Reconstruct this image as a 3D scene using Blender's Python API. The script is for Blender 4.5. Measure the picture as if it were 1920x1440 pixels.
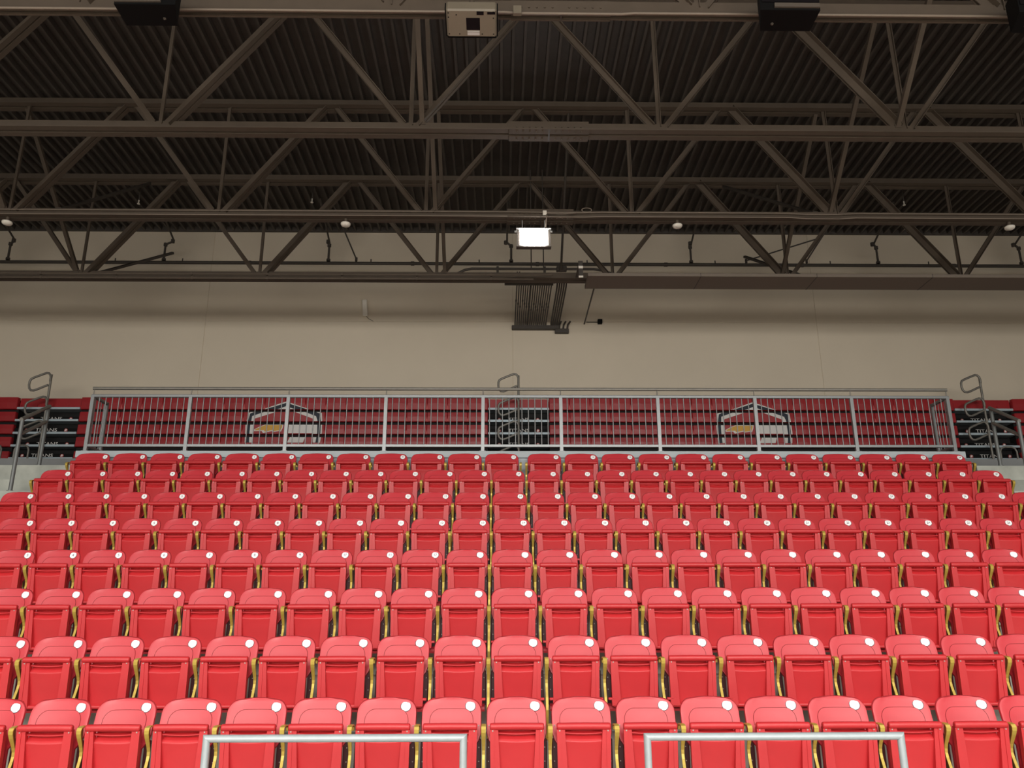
import bpy, math, random
from mathutils import Vector, Matrix
random.seed(7)
D = bpy.data
SC = bpy.context.scene
for o in list(D.objects): D.objects.remove(o)
COL = SC.collection

# ------------------------------------------------------------------ camera
CAMP = Vector((0, 0, 1.69))
FW = Vector((0.01476336, 0.95686794, 0.29014789)); RT = Vector((0.99988877, -0.01474258, -0.00225751))
UP = RT.cross(FW)
cam = D.cameras.new('camera'); cam.sensor_fit = 'HORIZONTAL'; cam.sensor_width = 36; cam.lens = 29.2193
cam.clip_end = 200
co = D.objects.new('camera', cam); COL.objects.link(co)
co.matrix_world = Matrix(((RT.x, UP.x, -FW.x, CAMP.x), (RT.y, UP.y, -FW.y, CAMP.y), (RT.z, UP.z, -FW.z, CAMP.z), (0, 0, 0, 1)))
SC.camera = co

# ------------------------------------------------------------------ light and exposure
w = D.worlds.new('world'); SC.world = w; w.use_nodes = True
bg = w.node_tree.nodes['Background']
bg.inputs[0].default_value = (1.0, 0.92, 0.79, 1); bg.inputs[1].default_value = 0.14
SC.view_settings.view_transform = 'Standard'; SC.view_settings.look = 'None'
SC.view_settings.exposure = 0.25; SC.view_settings.gamma = 1.0; SC.view_settings.use_curve_mapping = False

def area(x, y, z, sx, sy, power, col, tilt=0.0, spread=180):
    l = D.lights.new('unseen_court_light', 'AREA'); l.shape = 'RECTANGLE'; l.size = sx; l.size_y = sy
    l.energy = power; l.color = col; l.spread = math.radians(spread)
    o = D.objects.new('unseen_court_light', l); COL.objects.link(o)
    o.location = (x, y, z); o.rotation_euler = (tilt, 0, 0)
    return o
WHITE = (1.0, 0.965, 0.91)
for x in (-9, 0, 9):                          # unseen lamp rows over the court, two lowered and enlarged to soften truss shadows
    area(x, -3.2, 6.9, 9.0, 3.0, 165, WHITE, math.radians(44), 132)
    area(x, 2.2, 8.0, 9.0, .8, 95, WHITE, math.radians(14), 140)  # row added to brighten upward faces: lips, bars and back tops
    area(x, -12.0, 6.2, 9.0, 4.6, 490, WHITE, math.radians(62), 100)
    area(x, -7.5, 8.0, 8.0, 1.2, 1250, WHITE, 0, 120)  # row added so the floor bounces light up to deck and chords

# ------------------------------------------------------------------ materials
def s2l(c):
    return tuple((v/255/12.92 if v/255 <= .04045 else ((v/255+.055)/1.055)**2.4) for v in c)
def mat(name, rgb, rough=.5, metal=0.0, noise=0.0, scale=8.0, bump=0.0, bscale=60.0, spec=.5, emit=None, coat=0.0):
    m = D.materials.new(name); m.use_nodes = True; nt = m.node_tree; b = nt.nodes['Principled BSDF']
    c = (*s2l(rgb), 1); b.inputs['Base Color'].default_value = c
    b.inputs['Roughness'].default_value = rough; b.inputs['Metallic'].default_value = metal
    b.inputs['Specular IOR Level'].default_value = spec
    if coat: b.inputs['Coat Weight'].default_value = coat; b.inputs['Coat Roughness'].default_value = .25
    tc = nt.nodes.new('ShaderNodeTexCoord')
    if noise:
        n = nt.nodes.new('ShaderNodeTexNoise'); n.inputs['Scale'].default_value = scale; n.inputs['Detail'].default_value = 5
        nt.links.new(tc.outputs['Object'], n.inputs['Vector'])
        r = nt.nodes.new('ShaderNodeMapRange'); r.inputs[1].default_value = .3; r.inputs[2].default_value = .7
        r.inputs[3].default_value = 1-noise; r.inputs[4].default_value = 1+noise
        nt.links.new(n.outputs[0], r.inputs[0])
        mx = nt.nodes.new('ShaderNodeVectorMath'); mx.operation = 'SCALE'; mx.inputs[0].default_value = c[:3]
        nt.links.new(r.outputs[0], mx.inputs['Scale']); nt.links.new(mx.outputs[0], b.inputs['Base Color'])
    if bump:
        n2 = nt.nodes.new('ShaderNodeTexNoise'); n2.inputs['Scale'].default_value = bscale; n2.inputs['Detail'].default_value = 3
        nt.links.new(tc.outputs['Object'], n2.inputs['Vector'])
        bp = nt.nodes.new('ShaderNodeBump'); bp.inputs['Strength'].default_value = bump; bp.inputs['Distance'].default_value = .002
        nt.links.new(n2.outputs[0], bp.inputs['Height']); nt.links.new(bp.outputs[0], b.inputs['Normal'])
    if emit:
        b.inputs['Emission Color'].default_value = (*emit[0], 1); b.inputs['Emission Strength'].default_value = emit[1]
    return m
M = dict(
 back=mat('red_plastic', (197, 54, 63), .34, noise=.03, scale=5, bump=.15, bscale=900),
 pan=mat('red_seat_plastic', (194, 44, 49), .42, noise=.04, scale=6, bump=.15, bscale=900),
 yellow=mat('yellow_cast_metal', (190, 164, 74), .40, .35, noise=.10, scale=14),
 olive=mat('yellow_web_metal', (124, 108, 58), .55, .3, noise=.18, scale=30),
 bolt=mat('bolt_metal', (165, 158, 150), .5, .4),
 dkmaroon=mat('dark_maroon_shade', (64, 12, 18), .5),
 groove_shade=mat('dark_red_groove_shade', (120, 18, 24), .6),
 bglint=mat('pink_painted_glint', (206, 104, 104), .25),
 trunk=mat('grey_brown_trunking', (128, 117, 106), .7),
 post=mat('grey_post', (112, 115, 114), .5, .3, noise=.05, scale=12),
 sticker=mat('white_sticker', (250, 250, 250), .5),
 ink=mat('dark_ink', (60, 66, 84), .6),
 galv=mat('galvanised_pipe', (166, 175, 178), .38, .15, noise=.05, scale=20),
 guard=mat('silver_painted_rail', (140, 143, 144), .38, .5, noise=.04, scale=12),
 dkrail=mat('grey_handrail', (134, 131, 124), .5, .45, noise=.06, scale=14),
 concrete=mat('concrete', (172, 175, 166), .85, noise=.24, scale=2.6, bump=.3, bscale=40),
 platf=mat('grey_painted_platform', (178, 186, 190), .6, noise=.07, scale=1.6),
 slab=mat('grey_slab_edge', (122, 124, 124), .75, noise=.06, scale=3),
 wall=mat('beige_wall', (222, 210, 190), .85, noise=.025, scale=.8, bump=.1, bscale=30),
 court=mat('pale_court', (158, 148, 136), .45, noise=.1, scale=3),
 deck=mat('dark_roof_deck', (82, 76, 71), .75, noise=.08, scale=6),
 steel=mat('brown_grey_steel', (93, 82, 71), .8, .0, noise=.06, scale=5),
 pipe=mat('dark_pipe', (72, 66, 60), .6, noise=.05, scale=6),
 black=mat('black_enclosure', (9, 9, 10), .7, spec=.2),
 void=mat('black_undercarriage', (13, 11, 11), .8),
 bred=mat('red_bleacher_plastic', (158, 34, 40), .38, noise=.04, scale=4),
 nosing=mat('pale_step_nosing', (180, 194, 202), .5, .2, noise=.05, scale=5),
 navy=mat('navy_print', (28, 36, 50), .6),
 white=mat('white_print', (222, 218, 214), .6),
 gold=mat('gold_print', (212, 164, 72), .6),
 redp=mat('red_print', (160, 60, 58), .6),
 dome=mat('white_plastic', (246, 240, 228), .45),
 beige=mat('putty_plastic', (128, 119, 104), .5, noise=.03, scale=5),
 dark=mat('dark_glass', (20, 17, 20), .5, spec=.2),
 strap=mat('grey_strap', (92, 84, 76), .6),
 lens=mat('lit_lens', (255, 255, 255), .4, emit=((1, 1, 1), 38)),
 frame=mat('lamp_frame', (215, 215, 212), .45, .2),
 wire=mat('pale_conduit', (138, 125, 112), .5),
)

# ------------------------------------------------------------------ mesh builder
class MB:
    def __init__(s): s.v = []; s.f = []; s.mi = []; s.sm = []; s.cur = 0
    def add(s, vs, fs, smooth=False):
        n = len(s.v); s.v += [tuple(v) for v in vs]
        for f in fs: s.f.append(tuple(n+i for i in f)); s.mi.append(s.cur); s.sm.append(smooth)
    def box(s, x0, x1, y0, y1, z0, z1, b=0.0):
        if x1 < x0: x0, x1 = x1, x0
        if y1 < y0: y0, y1 = y1, y0
        if z1 < z0: z0, z1 = z1, z0
        if b <= 0:
            s.add([(x0,y0,z0),(x1,y0,z0),(x1,y1,z0),(x0,y1,z0),(x0,y0,z1),(x1,y0,z1),(x1,y1,z1),(x0,y1,z1)],
                  [(0,3,2,1),(4,5,6,7),(0,1,5,4),(1,2,6,5),(2,3,7,6),(3,0,4,7)]); return
        b = min(b, (x1-x0)*.45, (y1-y0)*.45, (z1-z0)*.45)
        P = []
        for z, i in ((z0, b), (z0+b, 0), (z1-b, 0), (z1, b)):
            P.append([(x0+i+ (b if i==0 else 0), y0+i, z), (x1-i-(b if i==0 else 0), y0+i, z),
                      (x1-i, y0+i+(b if i==0 else 0), z), (x1-i, y1-i-(b if i==0 else 0), z),
                      (x1-i-(b if i==0 else 0), y1-i, z), (x0+i+(b if i==0 else 0), y1-i, z),
                      (x0+i, y1-i-(b if i==0 else 0), z), (x0+i, y0+i+(b if i==0 else 0), z)])
        vs = [p for r in P for p in r]; fs = [tuple(range(7, -1, -1)), tuple(range(24, 32))]
        for r in range(3):
            for k in range(8):
                a = r*8+k; c = r*8+(k+1) % 8; fs.append((a, c, c+8, a+8))
        s.add(vs, fs)
    def prism(s, poly, axis, a, b):
        """poly: 2D points; axis 'x': poly=(y,z); 'y': poly=(x,z); 'z': poly=(x,y)"""
        n = len(poly)
        def p3(p, t):
            return (t, p[0], p[1]) if axis == 'x' else ((p[0], t, p[1]) if axis == 'y' else (p[0], p[1], t))
        vs = [p3(p, a) for p in poly] + [p3(p, b) for p in poly]
        fs = [tuple(range(n)), tuple(range(2*n-1, n-1, -1))] + [(i, i+n, (i+1) % n+n, (i+1) % n) for i in range(n)]
        s.add(vs, fs)
    def tube(s, pts, r, n=10, closed=False, caps=True, sx=1.0, smooth=True, flat=None):
        """sweep a circle (or flat=(w,t) rectangle) along the points"""
        P = [Vector(p) for p in pts]; m = len(P); tans = []
        for i in range(m):
            if closed: a = (P[i]-P[i-1]).normalized(); b = (P[(i+1) % m]-P[i]).normalized()
            else:
                a = (P[i]-P[i-1]).normalized() if i > 0 else (P[1]-P[0]).normalized()
                b = (P[i+1]-P[i]).normalized() if i < m-1 else a
            t = (a+b); t = t.normalized() if t.length > 1e-6 else a
            tans.append((t, 1/max(.35, t.dot(a))))
        t0 = tans[0][0]; ref = Vector((1, 0, 0)) if abs(t0.x) < .9 else Vector((0, 0, 1))
        nrm = (ref-t0*ref.dot(t0)).normalized(); base = len(s.v); vs = []
        for i in range(m):
            t, k = tans[i]; nrm = (nrm-t*nrm.dot(t)).normalized(); bi = t.cross(nrm)
            if i > 0: a = (P[i]-P[i-1]).normalized()
            elif closed: a = (P[0]-P[-1]).normalized()
            else: a = t
            mit = (a-t*a.dot(t)); ml = mit.normalized() if mit.length > 1e-5 else None
            for j in range(n if not flat else 4):
                if flat:
                    cx, cy = [(-1,-1),(1,-1),(1,1),(-1,1)][j]; fw_ = flat[0][i] if isinstance(flat[0], (list, tuple)) else flat[0]; d = nrm*(cx*fw_/2)+bi*(cy*flat[1]/2)
                else:
                    an = 2*math.pi*j/n; d = nrm*(math.cos(an)*r)+bi*(math.sin(an)*r)
                if ml is not None: d = d+ml*(d.dot(ml)*(k-1))
                vs.append(P[i]+d)
        q = n if not flat else 4; fs = []
        for i in range(m if closed else m-1):
            for j in range(q):
                a = i*q+j; b = i*q+(j+1) % q; c = ((i+1) % m)*q+(j+1) % q; d2 = ((i+1) % m)*q+j
                fs.append((a, b, c, d2))
        s.add(vs, fs, smooth and not flat)
        if caps and not closed:
            s.add(vs[:q], [tuple(range(q-1, -1, -1))]); s.add(vs[-q:], [tuple(range(q))])
    def cyl(s, c, axis, r, h, n=14, r2=None, smooth=True):
        c = Vector(c); a = Vector(axis).normalized()
        ref = Vector((1, 0, 0)) if abs(a.x) < .9 else Vector((0, 0, 1)); u = (ref-a*ref.dot(a)).normalized(); v = a.cross(u)
        r2 = r if r2 is None else r2
        A = [c+u*(math.cos(2*math.pi*i/n)*r)+v*(math.sin(2*math.pi*i/n)*r) for i in range(n)]
        B = [c+a*h+u*(math.cos(2*math.pi*i/n)*r2)+v*(math.sin(2*math.pi*i/n)*r2) for i in range(n)]
        s.add(A+B, [(i, (i+1) % n, (i+1) % n+n, i+n) for i in range(n)], smooth)
        s.add(A, [tuple(range(n-1, -1, -1))]); s.add(B, [tuple(range(n))])
    def lathe(s, c, prof, n=20):
        vs = [(c[0]+r*math.cos(2*math.pi*i/n), c[1]+r*math.sin(2*math.pi*i/n), c[2]+z) for r, z in prof for i in range(n)]
        fs = [(k*n+i, k*n+(i+1) % n, (k+1)*n+(i+1) % n, (k+1)*n+i) for k in range(len(prof)-1) for i in range(n)]
        s.add(vs, fs, True)
        s.add(vs[:n], [tuple(range(n-1, -1, -1))]); s.add(vs[-n:], [tuple(range(n))])
    def grid(s, rows, smooth=True):
        n = len(rows[0]); vs = [p for r in rows for p in r]
        s.add(vs, [(i*n+j, i*n+j+1, (i+1)*n+j+1, (i+1)*n+j) for i in range(len(rows)-1) for j in range(n-1)], smooth)
    def mesh(s, name, mats):
        me = D.meshes.new(name); me.from_pydata(s.v, [], s.f)
        for m in (mats if isinstance(mats, (list, tuple)) else [mats]): me.materials.append(m)
        me.polygons.foreach_set('material_index', s.mi); me.polygons.foreach_set('use_smooth', s.sm)
        me.validate(); me.update()
        return me
    def build(s, name, mats, parent=None, fix=True):
        me = s.mesh(name, mats)
        if fix:
            import bmesh
            bm = bmesh.new(); bm.from_mesh(me); bmesh.ops.recalc_face_normals(bm, faces=bm.faces); bm.to_mesh(me); bm.free()
        return link(name, me, parent)
def link(name, data, parent=None, loc=None):
    o = D.objects.new(name, data); COL.objects.link(o)
    if parent: o.parent = parent
    if loc: o.location = loc
    return o
def tag(o, label, cat, group=None, kind=None):
    o['label'] = label; o['category'] = cat
    if group: o['group'] = group
    if kind: o['kind'] = kind
    return o
def thing(name, label, cat, loc=(0, 0, 0), group=None):
    return tag(link(name, None, None, loc), label, cat, group)
def struct(name, mb, m, label=None):
    o = mb.build(name, m); o['kind'] = 'structure'
    if label: o['label'] = label
    return o
def dup(root):
    r = root.copy(); COL.objects.link(r)
    for ch in root.children:
        c = ch.copy(); COL.objects.link(c); c.parent = r
        for g in ch.children:
            d = g.copy(); COL.objects.link(d); d.parent = c
    return r
TM = {}
def text_mesh(t, size, ext, m, align='CENTER'):
    k = (t, size, m.name)
    if k in TM: return TM[k]
    cu = D.curves.new('t', 'FONT'); cu.body = t; cu.size = size; cu.extrude = ext; cu.align_x = align; cu.align_y = 'CENTER'
    cu.resolution_u = 3
    o = D.objects.new('t', cu); COL.objects.link(o)
    dg = bpy.context.evaluated_depsgraph_get(); dg.update()
    me = D.meshes.new_from_object(o.evaluated_get(dg)); me.name = 'lettering'
    D.objects.remove(o); me.materials.clear(); me.materials.append(m); TM[k] = me
    return me
ORD = ['', 'first', 'second', 'third', 'fourth', 'fifth', 'sixth', 'seventh', 'eighth', 'ninth', 'tenth', 'eleventh', 'twelfth',
       'thirteenth', 'fourteenth', 'fifteenth', 'sixteenth', 'seventeenth', 'eighteenth', 'nineteenth', 'twentieth', 'twenty-first',
       'twenty-second', 'twenty-third', 'twenty-fourth', 'twenty-fifth', 'twenty-sixth', 'twenty-seventh', 'twenty-eighth']

# ------------------------------------------------------------------ rows of the stand
NR = 8
ROWY = [7.0296+.85099*i for i in range(8)]                  # the number sticker of row i
ROWZ = [1.1577+.46928*i for i in range(7)]+[4.405]
TREAD = [z-.79 for z in ROWZ]
ROWX = [.2825, .3063, .2987, .2902, .3013, .2845, .2834]    # sticker of seat 14
PIT = [.5082, .5104, .5083, .5080, .5088, .5089, .5081]
CW = 13.15                                                  # front face of the platform behind the top row
ZP = 4.548                                                  # platform top
ZC = 4.528                                                  # concourse floor

# ------------------------------------------------------------------ setting
mb = MB(); mb.box(-20, 20, -24, 6.45, -.2, 0); struct('floor', mb, M['court'])
mb = MB()                                                   # stepped concrete stand under the seats
poly = [(6.45, -.2), (6.45, TREAD[0])]
for i in range(1, 8):
    ye = ROWY[i]-.36
    poly += [(ye, TREAD[i-1]), (ye, TREAD[i])]
poly += [(13.6, TREAD[7]), (13.6, -.2)]
mb.prism(poly, 'x', -6.74, 7.66); struct('floor.001', mb, M['concrete'])
for nm, xa, xb in (('floor.002', -13, -6.745), ('floor.003', 7.665, 14)):     # the side aisles: steps half as high
    mb = MB()
    ed = [(13.05, 4.292), (12.62, 3.984), (12.20, 3.74)]
    y, z = 11.78, 3.505
    while z > .3: ed.append((y, z)); y -= .4255; z -= .2346
    poly = [(13.66, -.2), (13.66, 4.292)]
    for k, (yy, zz) in enumerate(ed):
        poly.append((yy, zz)); poly.append((yy, ed[k+1][1] if k+1 < len(ed) else -.2))
    mb.prism(poly, 'x', xa, xb); struct(nm, mb, M['concrete'])
mb = MB(); mb.box(-22, 22.6, 13.662, 19.04, 4.0, ZC); struct('floor.004', mb, M['slab'])
mb = MB()                                                   # low platform face behind the top row with its projecting lip
mb.box(-6.75, 7.55, CW+.03, 13.66, TREAD[7]+.002, ZP-.115); mb.box(-6.79, 7.58, CW, 13.66, ZP-.11, ZP, .006)
struct('trim_1', mb, M['platf'])
mb = MB()                                                   # beige wall of large panels with narrow joints
xs = [-22.14, -14.655, -7.17, .315, 7.80, 15.285, 22.77]
for a, b in zip(xs[:-1], xs[1:]):
    for z0, z1 in ((4.0, 9.05), (9.064, 11.62)):
        mb.box(a+.005, b-.005, 19.05, 19.25, z0, z1, .004)
mb.box(-22.1, 22.7, 19.064, 19.3, 4.0, 11.62); struct('wall_back', mb, M['wall'])
mb = MB()                                                   # ribbed roof deck, ribs running away from the viewer
x = -22.1; prof = []
while x < 22.7:
    prof += [(x, 11.585), (x+.145, 11.585), (x+.151, 11.464), (x+.197, 11.464)]
    x += .2032
for (xa, za), (xb, zb) in zip(prof[:-1], prof[1:]):
    mb.add([(xa, 3, za), (xb, 3, zb), (xb, 19.05, zb), (xa, 19.05, za)], [(0, 1, 2, 3)])
mb.box(-22.1, 22.7, 3, 19.3, 11.60, 11.7)
struct('ceiling', mb, M['deck'])
mb = MB(); mb.box(-22.1, 22.7, 18.98, 19.045, 11.45, 11.585); struct('trim_2', mb, M['deck'])  # dark strip added to stand in for shade closing the rib ends

# ------------------------------------------------------------------ one seat
def seat_meshes(W, PW, HP, sx):
    """W half width of back, PW half width of pan, HP half pitch, sx sticker offset"""
    out = {}
    prof = [(.018, .845), (.012, .835), (.004, .81), (-.006, .78), (-.017, .745), (-.030, .70), (-.046, .65), (-.062, .60),
            (-.072, .55), (-.078, .50), (-.080, .45), (-.081, .40), (-.080, .35), (-.076, .31)]
    R = .095
    def yz(v):
        for (ya, za), (yb, zb) in zip(prof[:-1], prof[1:]):
            if zb <= v <= za: t = (za-v)/(za-zb); return ya+(yb-ya)*t
        return prof[0][0] if v > prof[0][1] else prof[-1][0]
    def halfw(z):
        if z > .845-R: return W-R+math.sqrt(max(0, R*R-(z-(.845-R))**2))
        return W if z > .565 else W-.055*min(1, (.565-z)/.05)
    zs = [.845, .8435, .839, .832, .822, .81, .795, .775, .75, .72, .69, .65, .60, .55, .50, .45, .40, .35, .31]
    us = [-1, -.97, -.9, -.75, -.5, -.25, 0, .25, .5, .75, .9, .97, 1]
    def P(u, z, off=0.0, sc=1.0, ins=0.0):
        hw = halfw(z)*sc-ins
        zz = z+.010*(1-u*u)*max(0, (z-.70)/.145)
        y = yz(z)-.020*abs(u)**2.2-off
        if abs(u) > .93: y += .004*(abs(u)-.93)/.07
        return (u*hw, y, zz)
    mb = MB()
    F = [[P(u, z) for u in us] for z in zs]; mb.grid(F)
    B = [[(p[0], p[1]+.026, p[2]-.002) for p in r] for r in F]; mb.grid([r[::-1] for r in B])
    ring = [F[0][j] for j in range(len(us))]+[F[i][-1] for i in range(1, len(zs))]+[F[-1][j] for j in range(len(us)-2, -1, -1)]+[F[i][0] for i in range(len(zs)-2, 0, -1)]
    cx, cz = 0, .6
    mid = []
    for p in ring:
        d = Vector((p[0]-cx, 0, p[2]-cz)).normalized()*.006; mid.append((p[0]+d.x, p[1]+.013, p[2]+d.z))
    bk = [(p[0], p[1]+.026, p[2]-.002) for p in ring]
    n = len(ring); mb.add(ring+mid+bk, [(k*n+i, k*n+(i+1) % n, (k+1)*n+(i+1) % n, (k+1)*n+i) for k in (0, 1) for i in range(n)], True)
    # raised cushion panel outlined on the back
    zt = .770; R2 = .075; hw2 = W*.74
    def hw_in(z): return hw2 if z < zt-R2 else hw2-R2+math.sqrt(max(0, R2*R2-(z-(zt-R2))**2))
    zi = [zt, zt-.002, zt-.008, zt-.02, zt-.038, zt-.06, .69, .65, .60, .52, .44, .36]
    ui = [-1, -.8, -.5, -.2, 0, .2, .5, .8, 1]
    def PI_(u, z, off):
        x = u*hw_in(z); uu = x/halfw(z)
        return (x, yz(z)-.020*abs(uu)**2.2-off, z+.010*(1-uu*uu)*max(0, (z-.70)/.145))
    G = [[PI_(u, z, .0028) for u in ui] for z in zi]; mb.grid(G)
    r1 = [G[0][j] for j in range(len(ui))]+[G[i][-1] for i in range(1, len(zi))]
    r1 = [G[i][0] for i in range(len(zi)-1, 0, -1)]+r1
    r2 = []
    for p in r1:
        r2.append((p[0], p[1]+.0045, p[2]))
    m = len(r1); mb.add(r1+r2, [(i, i+1, m+i+1, m+i) for i in range(m-1)])
    # rail under the back that carries the folding seat
    mb.prism([(-.112, .222), (-.126, .240), (-.118, .262), (-.08, .285), (-.06, .27), (-.065, .235)], 'x', -W*.98, W*.98)
    mb.cur = 1
    for sgn in (-1, 1):
        for z in (.655,): mb.cyl((sgn*(W-.016), yz(z)-.018, z), (0, -1, 0), .0055, .006, 8)
    mb.cur = 2
    top_arc = [(p[0], p[1]-.0005, p[2]) for p in r1[4:-4]]
    mb.tube(top_arc, .0016, 5)  # shade of the panel groove, painted as a darker red line
    out['backrest'] = mb.mesh('backrest', [M['back'], M['bolt'], M['groove_shade']])
    for sgn, nm in ((-1, 'bracket_l'), (1, 'bracket_r')):  # dark plates beside the pan; shade of the gap is put into their colour
        mb = MB(); mb.box(sgn*(PW-.02), sgn*(W+.005), -.075, -.045, .27, .56, .006)
        mb.cur = 1
        for z in (.50, .40): mb.cyl((sgn*(W-.012), -.074, z), (0, -1, 0), .0045, .005, 8)
        out[nm] = mb.mesh('hinge_shade_plate', [M['dkmaroon'], M['bolt']])
    # folded seat
    mb = MB()
    def ln(z, off=0.0): return -.229+(.655-z)*.07-off        # plane of the frame (leans towards the back at the bottom)
    pr = []
    for k in range(14):                                         # rounded front bar
        a = 2*math.pi*k/14; pr.append((-.223+.026*math.cos(a), .662+.0260*math.sin(a)))
    rowsb = []
    for u, s_ in ((-1, .62), (-.985, .86), (-.955, .98), (-.93, 1), (-.5, 1), (0, 1), (.5, 1), (.93, 1), (.955, .98), (.985, .86), (1, .62)):
        rowsb.append([(u*PW, -.223+(y+.223)*s_, .662+(z-.662)*s_+.002*(1-u*u)) for y, z in pr+[pr[0]]])
    mb.grid(rowsb)
    mb.add(rowsb[0][:14], [tuple(range(14))]); mb.add(rowsb[-1][:14], [tuple(range(13, -1, -1))])
    zt_, zb_ = .650, .272
    it, ib = PW-.062, PW-.084                                   # inner opening
    for s_ in (-1, 1):
        P4 = [(s_*(PW-.004), zt_), (s_*it, zt_), (s_*ib, zb_), (s_*(PW-.008), zb_)]
        fr = [(x, ln(z), z) for x, z in P4]; bk = [(x, ln(z)+.045, z) for x, z in P4]
        mb.add(fr+bk, [(0, 1, 2, 3), (7, 6, 5, 4), (0, 4, 5, 1), (1, 5, 6, 2), (2, 6, 7, 3), (3, 7, 4, 0)])
        P4 = [(s_*(PW-.001), .640), (s_*(PW-.034), .640), (s_*(PW-.036), .330), (s_*(PW-.006), .330)]    # raised outer strip
        fr = [(x, ln(z, .005), z) for x, z in P4]; bk = [(x, ln(z)+.002, z) for x, z in P4]
        mb.add(fr+bk, [(0, 1, 2, 3), (0, 4, 5, 1), (1, 5, 6, 2), (2, 6, 7, 3), (3, 7, 4, 0)])
        P4 = [(s_*(PW-.002), .328), (s_*(PW-.052), .328), (s_*(PW-.056), .272), (s_*(PW-.006), .272)]    # corner block
        fr = [(x, ln(z, .007), z) for x, z in P4]; bk = [(x, ln(z)+.04, z) for x, z in P4]
        mb.add(fr+bk, [(0, 1, 2, 3), (0, 4, 5, 1), (1, 5, 6, 2), (2, 6, 7, 3), (3, 7, 4, 0)])
        mb.box(s_*(PW-.010), s_*(PW+.027), -.215, -.178, .318, .340, .005)          # pivot stub
    cen = [(y-.065, z) for y, z in ((-.160, .642), (-.100, .640), (-.092, .632), (-.095, .624), (-.134, .620), (-.142, .615), (-.138, .608), (-.100, .604), (-.096, .600),
           (-.102, .596), (-.147, .562), (-.1485, .556), (-.146, .549), (-.130, .48), (-.109, .38), (-.096, .31), (-.092, .28), (-.088, .268), (-.068, .262))]
    rows = []
    for y, z in cen:
        hw = it+(ib-it)*(zt_-z)/(zt_-zb_)
        rows.append([(u*hw*1.01, y+(.004*u*u if z < .58 else 0), z-(.007*(1-u*u) if z < .63 else 0)*(1 if z > .45 else .5)) for u in (-1, -.66, -.33, 0, .33, .66, 1)])
    mb.grid(rows)
    n7 = 7; bkv = [(r[j][0], r[j][1]+.03, r[j][2]) for r in rows for j in (0, 6)]
    mb.box(-ib, ib, -.150, -.128, .27, .65)
    # rounded bottom edge
    mb.tube([(-PW+.02, ln(.27)+.024, .274), (PW-.02, ln(.27)+.024, .274)], .018, 10)
    mb.cur = 1
    for s_ in (-1, 1): mb.cyl((s_*(PW-.022), ln(.632, .004), .632), (0, -1, 0), .0055, .005, 8)
    out['seat_pan'] = mb.mesh('seat_pan', [M['pan'], M['bolt']])
    # side frame at the left of the seat
    mb = MB(); fw = .021
    path = [(-.045, .646), (-.085, .662), (-.130, .669), (-.190, .668), (-.217, .659), (-.227, .642), (-.223, .620), (-.206, .590), (-.180, .555), (-.156, .520), (-.142, .487),
            (-.140, .455), (-.150, .420), (-.168, .380), (-.188, .340), (-.204, .295), (-.208, .24), (-.195, .15), (-.170, .06), (-.160, .012)]
    mb.tube([(0, y, z) for y, z in path], 0, flat=([.028, .030, .032, .034, .035, .035, .034, .032, .029, .026, .024]+[.022]*(len(path)-11), .009))
    mb.box(-fw/2, fw/2, -.22, .02, 0, .014, .003)
    mb.box(-.010, .010, -.062, -.045, .62, .655, .003)
    mb.cur = 1
    front = [(y+.003, z-.003) for y, z in path]
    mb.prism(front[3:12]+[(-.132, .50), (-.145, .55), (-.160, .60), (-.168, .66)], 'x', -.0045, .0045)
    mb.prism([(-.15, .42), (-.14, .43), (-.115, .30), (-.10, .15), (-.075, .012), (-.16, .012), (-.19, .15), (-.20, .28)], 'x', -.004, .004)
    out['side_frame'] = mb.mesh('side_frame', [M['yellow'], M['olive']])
    # number disc
    mb = MB(); z0 = .79; u0 = sx/halfw(z0); slope = math.atan2(.011, .033)
    pts = lambda r, off: [(sx+r*math.cos(a), yz(z0+r*math.sin(a)*.95)-.020*abs((sx+r*math.cos(a))/halfw(z0))**2.2-off,
                           z0+.95*r*math.sin(a)+.010*(1-u0*u0)*(z0-.70)/.145) for a in [2*math.pi*k/20 for k in range(20)]]
    A = pts(.0375, .0022); B = pts(.040, -.001)
    mb.add(A+B, [(i, (i+1) % 20, (i+1) % 20+20, i+20) for i in range(20)]); mb.add(A, [tuple(range(19, -1, -1))])
    mb.cur = 1
    A2 = pts(.0425, .0012); mb.add(A2, [tuple(range(19, -1, -1))])
    out['number_disc'] = mb.mesh('number_disc', [M['sticker'], M['navy']])
    import bmesh
    for me in out.values():
        bm = bmesh.new(); bm.from_mesh(me); bmesh.ops.recalc_face_normals(bm, faces=bm.faces); bm.to_mesh(me); bm.free()
    out['disc_at'] = (sx, yz(z0)-.020*u0**2.2-.004, z0+.010*(1-u0*u0)*(z0-.70)/.145)
    out['HP'] = HP
    return out
STD = seat_meshes(.2285, .2060, .2541, .146)
WIDE = seat_meshes(.2620, .2330, .2930, .187)

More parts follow.
